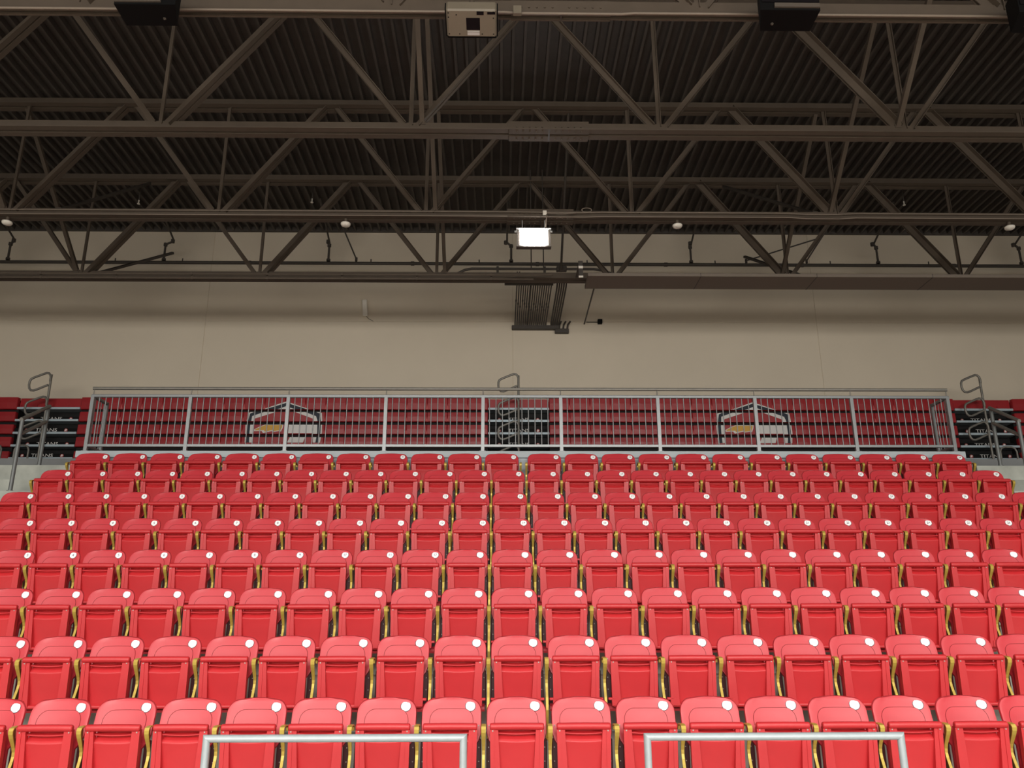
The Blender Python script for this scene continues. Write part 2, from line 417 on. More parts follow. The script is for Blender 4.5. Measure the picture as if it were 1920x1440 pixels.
def in_frame(X, Y, Z):
    d = Vector((X, Y, Z))-CAMP; return 1558.37*d.dot(RT)/d.dot(FW)
def make_seat(S, x, y, z, label, group, num, both, drop=0.0):
    t = thing('stadium_seat', label, 'seat', (x, y, z), group)
    b = link('backrest', S['backrest'], t)
    d = link('number_disc', S['number_disc'], b)
    if num:
        nm = link('numeral', text_mesh(str(num), .040, .0006, M['ink']), d, S['disc_at'])
        nm.rotation_euler = (math.radians(90-16), 0, 0)
    p = link('seat_pan', S['seat_pan'], t)
    if drop:
        p.location = (0, -.0, 0); pivot = Vector((0, -.16, .30))
        Rm = Matrix.Rotation(drop, 4, 'X'); p.matrix_local = Matrix.Translation(pivot) @ Rm @ Matrix.Translation(-pivot)
    link('hinge_shade_plate', S['bracket_l'], t); link('hinge_shade_plate', S['bracket_r'], t)
    f = link('side_frame', S['side_frame'], t, (-S['HP'], 0, 0))
    if both: link('side_frame', S['side_frame'], t, (S['HP'], 0, 0))
    return t
ROWU = ['front row', 'second row up', 'third row up', 'fourth row up', 'fifth row up', 'sixth row up', 'seventh row up', 'topmost row']
ROWN = ['the front row', 'the second row', 'the third row', 'the fourth row', 'the fifth row', 'the sixth row', 'the seventh row', 'the topmost row']
for r in range(8):
    seats = []
    for n in range(1, 29 if r < 7 else 25):
        if r < 7: x = ROWX[r]+(n-14)*PIT[r]-.146; S = STD; both = n == 28
        else: x = (-6.219+.5856*(n-1) if n <= 12 else .898+.5883*(n-13))-.187; S = WIDE; both = n in (12, 24)
        a = in_frame(x-.27, ROWY[r]-.1, ROWZ[r]); b = in_frame(x+.27, ROWY[r]-.1, ROWZ[r])
        if b < -958 or a > 958: continue
        seats.append((n, x, S, both))
    for k, (n, x, S, both) in enumerate(seats):
        num = n if (r >= 4 or (r == 3 and n <= 12)) else None
        where = ROWU[r]
        if r == 6 and n == 19: lab = 'red seat folded slightly lower than its neighbours, seventh row up'
        elif k == 0: lab = 'red folding stadium seat at the left end of the '+where
        elif k == len(seats)-1: lab = 'red folding stadium seat at the right end of the '+where
        else: lab = f'red folding stadium seat, {ORD[k+1]} from the left in the {where}'
        make_seat(S, x, ROWY[r], TREAD[r]+.001, lab, 'red tip-up seats in '+ROWN[r], num, both, drop=math.radians(4.5) if (r == 6 and n == 19) else 0)

# ------------------------------------------------------------------ hoop rails on the court in front of the first row
for xa, xb, lab in ((-1.868, -.228, 'silver pipe guard rail in front of the front row, left of centre'),
                    (.955, 2.598, 'silver pipe guard rail in front of the front row, right of centre')):
    t = thing('guard_rail', lab, 'railing', ((xa+xb)/2, 5.77, 0), 'pipe rails on the court')
    h = (xb-xa)/2
    for s_ in (-1, 1):
        mb = MB(); r = .024; n = 14
        ring0 = [(s_*h+r*math.cos(2*math.pi*k/n), r*math.sin(2*math.pi*k/n), .01) for k in range(n)]
        ring1 = [(s_*h+r*math.cos(2*math.pi*k/n), r*math.sin(2*math.pi*k/n), 1.066+s_*r*math.cos(2*math.pi*k/n)) for k in range(n)]
        mb.add(ring0+ring1, [(k, (k+1) % n, (k+1) % n+n, k+n) for k in range(n)], True); mb.lathe((s_*h, 0, 0), [(.06, 0), (.06, .01), (.03, .014)])
        mb.build('post', M['galv'], t)
    mb = MB(); A = [(-h-r*math.cos(2*math.pi*k/n), r*math.sin(2*math.pi*k/n), 1.066+r*math.cos(2*math.pi*k/n)) for k in range(n)]
    B = [(h+r*math.cos(2*math.pi*k/n), r*math.sin(2*math.pi*k/n), 1.066+r*math.cos(2*math.pi*k/n)) for k in range(n)]
    mb.add(A+B, [(k, (k+1) % n, (k+1) % n+n, k+n) for k in range(n)], True); mb.build('top_rail', M['galv'], t)

# ------------------------------------------------------------------ long guardrail on the platform
PX = [-6.67, -5.075, -3.474, -1.871, -.274, 1.007, 2.614, 4.228, 5.841, 7.452]
t = thing('platform_guardrail', 'long grey picket guardrail along the platform edge above the topmost row', 'railing', (.4, 13.22, ZP))
def L(x, y, z): return (x-.4, y-13.22, z-ZP)
for i, x in enumerate(PX):
    mb = MB(); a = L(x, 13.22, ZP); b = L(x, 13.22, 5.46)
    mb.box(a[0]-.027, a[0]+.027, -.027, .027, a[2], b[2]); mb.box(a[0]-.05, a[0]+.05, -.045, .045, 0, .01)
    mb.build('post', M['guard'], t)
    mb = MB(); c = L(x, 13.22, 5.59); mb.tube([(a[0], 0, b[2]), (a[0], 0, c[2])], .009, 8); mb.build('rail_bracket', M['dkrail'], t)
zt, zb = 5.482-ZP, 4.647-ZP
mb = MB(); mb.box(PX[0]-.4-.03, PX[-1]-.4+.03, -.024, .024, zt-.030, zt+.022, .008); mb.build('top_rail', M['guard'], t)
mb = MB(); mb.box(PX[0]-.4, PX[-1]-.4, -.020, .020, zb-.022, zb+.022, .004); mb.build('bottom_rail', M['guard'], t)
mb = MB(); zz = 5.608-ZP; mb.tube([(PX[0]-.42, 0, zz), (PX[-1]-.38, 0, zz)], .027, 12); mb.build('raised_handrail', M['dkrail'], t)
for a, b in zip(PX[:-1], PX[1:]):
    nb = int(round((b-a)/.1065)); mb = MB()
    for k in range(1, nb): x = a+(b-a)*k/nb-.4; mb.tube([(x, 0, zb), (x, 0, zt)], .0088, 6)
    mb.build('picket_panel', M['guard'], t)
for x in (PX[0], PX[-1]):
    mb = MB(); X = x-.4
    mb.box(X-.022, X+.022, .01, .50, zt-.03, zt+.02, .006); mb.box(X-.02, X+.02, .01, .50, zb-.02, zb+.02)
    mb.box(X-.022, X+.022, .478, .522, 0, zt+.02)
    for k in range(1, 5): mb.tube([(X, .1*k, zb), (X, .1*k, zt)], .0075, 6)
    mb.build('return_panel', M['guard'], t)

# ------------------------------------------------------------------ sloping handrails at the heads of the side aisles
for x, dx, lab in ((-7.19, -.12, 'grey two-bar stair handrail at the head of the left aisle'), (7.95, .14, 'grey two-bar stair handrail at the head of the right aisle')):
    t = thing('stair_handrail', lab, 'railing', (x, 12.25, 3.74), 'stair handrails beside the stand')
    mb = MB(); mb.tube([(0, 0, 0), (0, 0, 1.085)], .029, 12); mb.cyl((0, 0, 0), (0, 0, 1), .05, .012); mb.build('post', M['post'], t)
    mb = MB(); mb.tube([(dx, .86, .552), (dx, .86, 1.50)], .029, 12); mb.cyl((dx, .86, .552), (0, 0, 1), .05, .012); mb.build('post', M['post'], t)
    mb = MB(); mb.tube([(0, -.03, 1.082), (dx, .89, 1.54)], .029, 12); mb.build('top_rail', M['dkrail'], t)
    mb = MB(); mb.tube([(0, 0, .86), (dx, .86, 1.275)], .027, 12); mb.build('mid_rail', M['dkrail'], t)

# ------------------------------------------------------------------ retracted bleachers against the wall
YB = 17.9
LV = [(6.515, 6.788), (6.239, 6.454), (5.953, 6.166), (5.668, 5.884), (5.381, 5.562), (5.093, 5.310), (4.806, 5.023), (4.60, 4.735)]
def clip(poly, z0, z1):
    for lim, sg in ((z0, 1), (z1, -1)):
        out = []
        for i in range(len(poly)):
            a, b = poly[i-1], poly[i]; ia = sg*(a[1]-lim) >= 0; ib = sg*(b[1]-lim) >= 0
            if ia != ib: tt = (lim-a[1])/(b[1]-a[1]); out.append((a[0]+(b[0]-a[0])*tt, lim))
            if ib: out.append(b)
        poly = out
        if len(poly) < 3: return []
    return poly
def bank(x0, x1, label, nmod, emblem=None):
    t = thing('retracted_bleacher', label, 'bleacher', ((x0+x1)/2, YB, ZC+.001), 'retracted bleacher banks'); ox = (x0+x1)/2
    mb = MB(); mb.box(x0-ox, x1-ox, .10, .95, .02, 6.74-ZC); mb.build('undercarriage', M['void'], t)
    for li, (z0, z1) in enumerate(LV):
        mb = MB(); pw = (x1-x0)/nmod; a, b = z0-ZC, z1-ZC; h = b-a
        for k in range(nmod):
            xl = x0-ox+k*pw+.0015; xr = xl+pw-.003; e = .012
            # gently bowed seat front with turned-in ends
            rows = [[(xl, .022, b-.004), (xl+e, .006, b), ((xl+xr)/2, .000, b), (xr-e, .006, b), (xr, .022, b-.004)],
                    [(xl, .016, a+h*.55), (xl+e, .002, a+h*.55), ((xl+xr)/2, -.006, a+h*.55), (xr-e, .002, a+h*.55), (xr, .016, a+h*.55)],
                    [(xl, .016, a+.012), (xl+e, .004, a+.012), ((xl+xr)/2, -.002, a+.012), (xr-e, .004, a+.012), (xr, .016, a+.012)],
                    [(xl, .03, a), (xl+e, .02, a), ((xl+xr)/2, .016, a), (xr-e, .02, a), (xr, .03, a)]]
            mb.grid(rows, False)
            mb.add([(xl, .022, b-.004), (xr, .022, b-.004), (xr, .10, b), (xl, .10, b), (xl+e, .006, b), (xr-e, .006, b), ((xl+xr)/2, 0, b)], [(0, 4, 6, 5, 1, 2, 3)])
            # small cone at the foot of each joint, pale pink to paint in a glint
            if k == 0: continue
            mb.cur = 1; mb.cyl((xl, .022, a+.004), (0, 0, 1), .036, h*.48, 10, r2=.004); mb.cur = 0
        mb.box(x0-ox, x1-ox, .03, .10, a, b-.006)
        mb.build('bench_front', [M['bred'], M['bglint']], t)
    if emblem:
        cx = emblem-ox
        def px(u, v):                       # emblem drawing units -> metres on the bench fronts
            z = 6.975-(v/10.667)/84.55; return (cx+((u-(1000-(v-600)*.040))/10.667)/84.6, z-ZC)
        white_o = [(1000,250),(1440,405),(1640,465),(1715,485),(1725,640),(1722,900),(1690,1095),(205,1095),(205,900),(205,740),(225,640),(255,490),(290,475),(560,405)]
        navy_o = [(1000,280),(1380,400),(1620,478),(1685,505),(1698,640),(1695,900),(1655,1095),(232,1095),(236,900),(238,740),(255,640),(285,505),(345,478),(610,405)]
        wh_i = [(1000,348),(1135,400),(1400,478),(1600,555),(1628,640),(1632,900),(1600,1095),(292,1095),(292,900),(300,740),(318,640),(330,555),(540,478),(870,400)]
        red_i = [(1000,412),(1200,478),(1535,605),(1550,640),(1550,1095),(352,1095),(362,900),(366,740),(372,640),(390,605),(780,478)]
        wh_r = [(1050,725),(1560,725),(1560,905),(1050,905),(990,860),(1010,800)]
        wh_l = [(1100,975),(1400,975),(1355,1095),(1040,1095)]
        gold_w = [(380,830),(470,780),(600,728),(960,728),(945,800),(910,875),(880,862),(745,885),(735,862),(560,905),(530,862),(380,865)]
        gold = [(400,828),(480,790),(600,740),(940,740),(930,790),(900,845),(770,865),(760,840),(590,875),(575,845),(400,850)]
        for nm, m, lst, off in (('emblem_outline', 'white', [white_o], .010), ('emblem_band', 'navy', [navy_o], .0115), ('emblem_field', 'white', [wh_i], .013),
                                ('emblem_ground', 'redp2', [red_i], .0145), ('emblem_figure', 'white', [wh_r, wh_l, gold_w], .016), ('emblem_wing', 'gold', [gold], .0175)):
            mb = MB()
            for poly in lst:
                pl = [px(*q) for q in poly]
                for z0, z1 in LV[:4]:
                    c = clip(pl, z0-ZC+.004, z1-ZC-.002)
                    if len(c) >= 3: mb.prism(c, 'y', -off, -off+.004)
            mb.build(nm, M['bred'] if m == 'redp2' else M[m], t)
    return t
bank(-9.287, -.26, 'retracted red bleacher bank behind the left half of the guardrail, printed with a shield', 20, -4.73)
bank(1.108, 10.232, 'retracted red bleacher bank behind the right half of the guardrail, printed with a shield', 20, 5.69)
bank(-19.7, -10.68, 'retracted red bleacher bank cut off by the left edge of the photo', 20)
bank(11.564, 20.68, 'retracted red bleacher bank cut off by the right edge of the photo', 20)
def step_stack(x0, x1, label):
    t = thing('retracted_aisle_steps', label, 'steps', ((x0+x1)/2, YB, ZC+.001), 'retracted aisle steps'); w_ = (x1-x0)/2-.004
    mb = MB(); mb.box(-w_, w_, .32, .95, .02, 6.55-ZC); mb.build('undercarriage', M['void'], t)
    mb = MB(); mb.box(-w_, w_, .10, .2, 6.585-ZC, 6.788-ZC, .006)
    for k in range(4): mb.box(-w_+2*w_*k/4+.03, -w_+2*w_*k/4+.05, .085, .10, 6.59-ZC, 6.64-ZC)
    mb.build('top_bench_front', M['bred'], t)
    for k, (z0, z1) in enumerate(LV):
        z = z0-ZC
        mb = MB(); mb.box(-w_, w_, .0, .04, z+.0, z+.050, .004); mb.box(-w_, w_, .04, .32, z+.01, z+.045); mb.build('step_nosing', M['nosing'], t)
        if k == 0: continue
        ys = .06 if k % 2 == 0 else .19
        mb = MB(); mb.box(-w_, w_, ys, ys+.04, z+.05, z+.140); rs = mb.build('riser_strip', M['black'], t)
        txt = link('lettering', text_mesh('TITANS', .105, .001, M['white']), rs, (0, ys-.002, z+.100)); txt.rotation_euler = (math.radians(90), 0, 0)
        txt.scale = (1.35, 1, 1)
        mb = MB()
        for s_ in (-1, 1):
            mb.cyl((s_*.43, ys-.001, z+.097), (0, -1, 0), .040, .003, 12); mb.cur = 1
            mb.prism([(s_*.43-.03, z+.075), (s_*.43+.012, z+.080), (s_*.43+.028, z+.115), (s_*.43-.012, z+.125)], 'y', ys-.0055, ys-.004); mb.cur = 0
        mb.build('badge', [M['redp'], M['white']], rs)
    return t
step_stack(-10.68, -9.287, 'folded dark aisle steps with pale nosings at the left between red bleachers')
step_stack(-.26, 1.108, 'folded dark aisle steps with pale nosings behind the middle of the guardrail')
step_stack(10.232, 11.564, 'folded dark aisle steps with pale nosings at the right between red bleachers')

# P-shaped rails standing in the folded aisles
for x, lab in ((-9.93, 'tall grey post with stacked hand loops in the left aisle'), (.417, 'tall grey post with stacked hand loops behind the guardrail centre'),
               (10.80, 'tall grey post with stacked hand loops in the right aisle')):
    t = thing('loop_handrail', lab, 'railing', (x, 17.72, ZC), 'hand loop rails of the folded aisles')
    top = 7.26-ZC
    mb = MB(); mb.tube([(0, 0, .01), (0, 0, top)], .025, 12); mb.cyl((0, 0, 0), (0, 0, 1), .05, .012); mb.build('post', M['dkrail'], t)
    for k in range(4 if abs(x) < 2 else 3):
        z = top-.545*k
        ctl = [(0, z-.16), (0, z-.07), (-.015, z-.02), (-.05, z+.022), (-.10, z+.03), (-.17, z+.005), (-.36, z-.075), (-.42, z-.11), (-.445, z-.16), (-.448, z-.25),
               (-.43, z-.325), (-.39, z-.37), (-.33, z-.375), (-.26, z-.35), (-.03, z-.245)]
        mb = MB(); mb.tube([(a, -.02, b) for a, b in ctl], .024, 10); mb.cyl((-.03, -.02, z-.245), (0, 0, -1), .012, .03, 8); mb.build('hand_loop', M['dkrail'], t)
for x0, x1, z, lab in ((-10.36, -10.06, 5.62, 'low grey hoop rail at the foot of the left folded steps'), (-11.0, -10.64, 5.63, 'low grey hoop rail at the left edge of the photo'),
                       (10.88, 11.24, 5.60, 'low grey hoop rail at the foot of the right folded steps')):
    t = thing('hoop_rail', lab, 'railing', ((x0+x1)/2, 17.55, ZC), 'low hoop rails'); h = (x1-x0)/2; zz = z-ZC
    mb = MB(); mb.tube([(-h, 0, 0), (-h, 0, zz-.10), (-h+.03, 0, zz-.03), (-h+.10, 0, zz), (h-.10, 0, zz), (h-.03, 0, zz-.03), (h, 0, zz-.10), (h, 0, 0)], .02, 10)
    mb.build('hoop', M['dkrail'], t)
    mb = MB()
    for s_ in (-1, 1): mb.cyl((s_*h, 0, 0), (0, 0, 1), .045, .012)
    mb.build('foot_flange', M['dkrail'], t)

# ------------------------------------------------------------------ roof trusses
TY = [8.30, 10.81, 13.48, 16.15]; PN = 3.717; NX = -8.77; ZBT = 9.06; ZTT = 11.264
def angle_bar(mb, p, q, w_, th=.012, gap=.03, double=True):
    """pair of angle irons back to back between two points of one truss plane"""
    P, Q = Vector(p), Vector(q); d = (Q-P).normalized(); yv = Vector((0, 1, 0)); u = d.cross(yv).normalized()
    def quad(o0, o1, w0, w1):
        vs = [];
        for B in (P, Q):
            for a, b in ((o0, w0), (o1, w0), (o1, w1), (o0, w1)): vs.append(B+u*b+yv*a)
        mb.add(vs, [(3, 2, 1, 0), (4, 5, 6, 7), (0, 1, 5, 4), (1, 2, 6, 5), (2, 3, 7, 6), (3, 0, 4, 7)])
    quad(-gap/2-th, -gap/2, -w_/2, w_/2); quad(-gap/2-w_*.7, -gap/2-th, -w_/2, -w_/2+th)
    if double: quad(gap/2, gap/2+th, -w_/2, w_/2); quad(gap/2+th, gap/2+w_*.7, -w_/2, -w_/2+th)
def chord(mb, x0, x1, z, up, leg=.115, gap=.05, fl=None):
    """two angles: flanges horizontal at z, legs towards the webs"""
    s_ = 1 if up else -1
    for sy in (-1, 1):
        ya, yb = sy*gap/2, sy*(gap/2+(fl or leg)); mb.box(x0, x1, ya, yb, z, z+s_*.014)
        mb.box(x0, x1, ya, ya+sy*.014, z+s_*.0145, z+s_*leg*1.5)
WHERE = ['nearest roof truss, carrying the projector and loudspeakers', 'second roof truss, between the projector truss and the lamp truss',
         'third roof truss, with the lit lamp under it', 'farthest roof truss, in front of the beige wall']
for ti, Y in enumerate(TY):
    t = thing('roof_truss', 'dark steel '+WHERE[ti], 'truss', (0, Y, ZBT-(.19 if ti else .225)), 'roof trusses')
    z0 = ZBT-(.19 if ti else .225)
    mb = MB(); chord(mb, -19, 19.5, 0, True, .11 if ti else .13, fl=None if ti else .03); mb.build('bottom_chord', M['steel'], t)
    zt = ZTT+.10-z0
    mb = MB(); chord(mb, -19, 19.5, zt-.20, True, .115); mb.build('top_chord', M['steel'], t)
    zb_, zt_ = .17, zt-.17
    for k in range(-2, 8):
        xb = NX+PN*k
        if xb < -18.8 or xb > 19.2: continue
        hl = k <= 2; thick_r = .13 if k <= 1 else .085; thick_l = .13 if k >= 4 else .085
        for xt, wd in ((xb-PN/2, thick_l), (xb+PN/2, thick_r)):
            if xt < -18.9 or xt > 19.4: continue
            s_ = -1 if xt < xb else 1
            mb = MB(); angle_bar(mb, (xb+s_*.10, 0, zb_-.04), (xt-s_*.10, 0, zt_+.02), wd); mb.build('diagonal_web', M['steel'], t)
        mb = MB(); angle_bar(mb, (xb+.0, 0, zb_-.05), (xb, 0, zt_+.02), .065, double=False); mb.build('vertical_web', M['steel'], t)
    if ti < 3:                                              # bolted splice at midspan
        mb = MB(); xa, xb = (.13, 1.325)
        e = .16 if ti else .055
        mb.box(xa, xb, -e, -.03, -.016, -.001); mb.box(xa, xb, .03, e, -.016, -.001); mb.box(xa, xb, -.040, -.0255, .02, .20)
        sp = mb.build('splice_plate', M['steel'], t)
        for s_ in (-1, 1):
            for q in range(5):
                xx = (xa+xb)/2+s_*(.10+.095*q)
                for yy in ((-.095, .095) if ti else ()): mb = MB(); mb.cyl((xx, yy, -.016), (0, 0, -1), .013, .012, 6, smooth=False); mb.build('bolt', M['steel'], sp)
                mb = MB(); mb.cyl((xx, -.040, .10), (0, -1, 0), .013, .012, 6, smooth=False); mb.build('bolt', M['steel'], sp)
        mb = MB(); mb.box((xa+xb)/2-.012, (xa+xb)/2+.012, -e, e, -.020, -.0165); mb.build('splice_seam', M['pipe'], sp)
# sway braces between trusses, in the lines of every other panel point
COLN = {0: 'left', 2: 'middle', 4: 'right'}
for ti in (1, 2, 3):
    for k in (0, 2, 4):
        x = NX+PN*k+(.17 if k == 2 else -.10)
        lab = f'slim steel sway brace leaning forward from the {["", "second", "third", "farthest"][ti]} roof truss, {COLN[k]} line'
        mb = MB(); y0, y1 = TY[ti]-.02, TY[ti-1]+.06; za, zb2 = ZBT-.02, ZTT-.06
        mb.tube([(0, 0, 0), (0, y1-y0, zb2-za)], 0, flat=(.07, .07)); mb.box(-.05, .05, -.03, .03, -.04, .02)
        o = mb.build('sway_brace', M['steel']); o.location = (x, y0, za); tag(o, lab, 'brace', 'sway braces between the trusses')
for (xa, ya, za, xb, yb, zb2, lab) in ((-8.5, 16.2, 9.05, -8.2, 18.6, 11.0, ''),):
    pass
# flat kicker struts from the trusses to the next one behind
for (p, q, lab) in (((-8.52, 16.22, 9.02), (-7.55, 17.6, 10.17), 'short dark kicker strut sloping up right from the farthest truss, left side'),
                    ((6.5, 16.22, 9.02), (5.7, 17.6, 10.14), 'short dark kicker strut sloping up left from the farthest truss, right side'),
                    ((-7.95, 13.55, 9.06), (-7.6, 16.1, 11.1), 'thin dark strut running back from the third truss, left side'),
                    ((5.75, 13.55, 9.06), (4.9, 16.1, 11.1), 'thin dark strut running back from the third truss, right side')):
    mb = MB(); v = Vector(q)-Vector(p); mb.tube([(0, 0, 0), tuple(v)], 0, flat=(.07, .05)); mb.box(-.05, .05, -.04, .04, -.03, .03)
    o = mb.build('kicker_strut', M['pipe']); o.location = p; tag(o, lab, 'brace', 'kicker struts')

# ------------------------------------------------------------------ sprinkler main behind the farthest truss
t = thing('sprinkler_main', 'long dark sprinkler pipe running across in front of the beige wall', 'pipe', (0, 18.3, 10.257))
mb = MB(); mb.tube([(-20, 0, 0), (20, 0, 0)], .040, 12); mb.build('main_pipe', M['pipe'], t)
for x in (-9.2, -7.6, -3.1, -.5, 2.1, 5.2, 8.0, 10.4): mb = MB(); mb.cyl((x, 0, -.012), (0, 0, 1), .014, .12, 8); mb.build('sprinkler_outlet', M['pipe'], t)
for x in (-12, -6, -2.1, 0.9, 4, 7.3, 11): mb = MB(); mb.cyl((x-.04, 0, 0), (1, 0, 0), .052, .08, 12); mb.build('coupling', M['pipe'], t)
# armover drops (double elbows) rising from the main
def drop(x, dx, lab, side):
    t = thing('sprinkler_riser', lab, 'pipe', (x, 18.3, 10.312), 'jointed sprinkler risers')
    mb = MB(); mb.tube([(0, 0, 0), (0, 0, .42)], .026, 10); mb.cyl((0, 0, 0), (0, 0, 1), .048, .05, 12)
    mb.tube([(0, 0, .42), (dx, -.02, .50)], .026, 10); mb.tube([(dx, -.02, .50), (dx, -1.25, .98)], .022, 10); mb.build('riser_pipe', M['pipe'], t)
    mb = MB(); mb.cyl((0, 0, .38), (0, 0, 1), .046, .07, 10); mb.cyl((dx-.03, -.02, .46), (0, 0, 1), .046, .08, 10); mb.build('elbow', M['pipe'], t)
for x, dx, nm in ((-11.75, .10, 'at the left edge of the photo'), (-8.05, .20, 'second from the left, beside the left strut'), (-4.12, .0, 'third from the left, near the left dome'),
                  (.27, -.10, 'just left of the lit lamp'), (4.62, .03, 'above the right half of the guardrail'), (9.17, -.06, 'second from the right'), (12.68, -.1, 'at the right edge of the photo')):
    drop(x, dx, 'jointed dark sprinkler riser on the long pipe, '+nm, 0)
for p, q, lab in (((-3.45, 18.28, 10.36), (-3.95, 17.2, 11.46), 'thin dark hanger rod right of the left dome, above the long pipe'),
                  ((7.42, 18.28, 10.36), (8.1, 17.2, 11.46), 'thin dark hanger rod, upright one of a pair on the right'),
                  ((5.95, 18.28, 10.36), (7.55, 17.9, 10.75), 'thin dark hanger rod, slanting one of a pair on the right')):
    mb = MB(); v = Vector(q)-Vector(p); mb.tube([(0, 0, 0), tuple(v)], .018, 8); mb.cyl((0, 0, -.055), (0, 0, 1), .03, .09, 10)
    o = mb.build('hanger_rod', M['pipe']); o.location = p; tag(o, lab, 'rod', 'hanger rods')

for p, q, lab in (((.66, 16.05, 9.08), (.66, 16.05, 11.46), 'thin rod rising from the farthest truss straight behind the lamp'),
                  ((.92, 16.05, 9.08), (.92, 16.05, 11.46), 'thin rod rising from the farthest truss beside the lamp, on its right'),
                  ((1.29, 16.10, 9.08), (1.29, 13.55, 11.2), 'thin slanting rod between the lamp truss and the farthest truss')):
    mb = MB(); v = Vector(q)-Vector(p); mb.tube([(0, 0, 0), tuple(v)], .012 if q[1] > 14 else .024, 8)
    o = mb.build('threaded_rod', M['pipe']); o.location = p; tag(o, lab, 'rod', 'rods near the lamp')

# ------------------------------------------------------------------ duct and conduits along the farthest truss
t = thing('cable_trunking', 'long flat dark trunking along the farthest truss, right half', 'duct', (2.1, 15.44, 8.66))
mb = MB(); mb.box(-.32, 12.5, 0, .65, 0, .07, .004); mb.build('casing', M['trunk'], t)
mb = MB()
for k in range(1, 6): mb.box(k*2.37-.4, k*2.37-.388, -.003, .653, -.004, .073)
mb.build('joint_seam', M['pipe'], t)
mb = MB(); mb.tube([(0.1, .30, .11), (12.4, .30, .11)], .03, 8); mb.build('top_conduit', M['pipe'], t)
for k, (z, y, x1) in enumerate(((8.84, 15.98, .6), (8.80, 15.93, .9), (8.88, 15.90, 1.3))):
    mb = MB(); mb.tube([(-13.8, 0, 0), (x1-.5, 0, 0), (x1-.2, 0, .02*(k-1))], .024, 8)
    for q in range(9): mb.box(-12.6+q*1.55, -12.56+q*1.55, -.025, .025, -.026, .026)
    o = mb.build('conduit_run', M['steel']); o.location = (0, y, z)
    tag(o, 'thin brown conduit along the farthest truss, left half, '+['middle one', 'lowest one', 'topmost one'][k], 'conduit', 'conduits along the farthest truss')
t = thing('arched_conduit', 'dark pipe arching over the farthest truss below the lit lamp', 'conduit', (0, 16.2, 9.16))
mb = MB(); mb.tube([(-.95, 0, -.14), (-.75, 0, -.03), (-.6, 0, 0), (2.0, 0, 0), (2.2, 0, -.03), (2.45, 0, -.13)], .028, 10); mb.build('pipe_run', M['pipe'], t)
mb = MB()
for x in (-.05, .95): mb.box(x-.025, x+.025, -.03, .03, -.16, .05)
mb.box(1.2, 1.42, -.06, .06, -.05, .05, .01); mb.build('clamp', M['pipe'], t)
# bundle of conduits running back to the wall
N = 22
for k in range(N):
    u = k/(N-1); x = .37+1.03*u+(.05 if k >= 17 else 0)-(.03 if 7 <= k < 17 else 0); yf = 16.55 if k < 6 else 16.75
    mb = MB(); bend = .17 if 2 <= k < 6 else .0
    if bend: pts = [(bend*1.6, -.02, .03), (bend*.8, 0, .03), (.03, .06, .01), (0, .2, 0), (0, 19.0-yf, 0), (0, 19.0-yf+.02, -.16)]
    else: pts = [(0, -.30, .10), (0, -.10, .08), (0, .05, .01), (0, .2, 0), (0, 19.0-yf, 0), (0, 19.0-yf+.02, -.16)]
    mb.tube(pts, .0145 if k < 17 else .019, 8); mb.cyl((0, 1.0+.18*(k % 3), 0), (0, 1, 0), .021, .09, 8)
    o = mb.build('wall_conduit', M['pipe']); o.location = (x, yf, 9.01)
    tag(o, f'thin dark conduit of the bundle below the lamp, {ORD[k+1]} from its left side', 'conduit', 'conduit bundle')
t = thing('pull_box', 'long dark pull box on the wall under the conduit bundle', 'box', (.35, 18.99, 8.80))
mb = MB(); mb.box(-.06, 1.10, -.06, .058, .03, .13, .01); mb.build('enclosure', M['pipe'], t)
mb = MB(); mb.box(.99, 1.33, -.05, .055, -.06, .05, .01)
for q in range(3): mb.tube([(1.09+q*.1, 0, .04), (1.11+q*.1, 0, .16), (1.14+q*.11, -.12, .20)], .022, 8)
mb.build('outlet_hub', M['pipe'], t)
mb = MB(); mb.tube([(0, 0, 0), (0, 2.2, 0)], .018, 8); o = mb.build('lone_conduit', M['pipe']); o.location = (2.07, 16.85, 9.01)
tag(o, 'single dark conduit running to the wall right of the bundle', 'conduit')
mb = MB(); mb.box(-.055, .055, -.05, .05, -.055, .055, .008); mb.box(-.33, -.056, .02, .04, -.008, .004)
o = mb.build('junction_box', M['black']); o.location = (2.45, 18.998, 9.05); tag(o, 'small black junction box on the wall joint right of the conduits', 'box')
t = thing('support_bracket', 'dark hanger plate with two pale tags beside the conduit bundle', 'bracket', (1.63, 15.36, 8.60))
mb = MB(); mb.box(-.045, .045, 0, .05, 0, .36, .005); mb.box(-.045, .045, .05, .80, .28, .31, .004); mb.build('plate', M['pipe'], t)
mb = MB(); mb.box(-.045, .045, -.006, 0, .19, .245); mb.box(-.045, .045, -.006, 0, -.012, .03); mb.build('tag', M['dome'], t)
t = thing('cross_channel', 'dark strut channel carrying the conduit bundle', 'bracket', (.2, 16.5, 8.93))
mb = MB(); mb.box(-.1, .95, 0, .05, 0, .05); mb.build('channel', M['pipe'], t)
mb = MB(); mb.tube([(.55+.42*math.cos(a), -.02, .02+.14*math.sin(a)) for a in [math.pi*i/10 for i in range(11)]], .014, 8)
mb.tube([(.58+.30*math.cos(a), -.05, .02+.10*math.sin(a)) for a in [math.pi*i/10 for i in range(11)]], .014, 8); mb.build('cable_loop', M['pipe'], t)

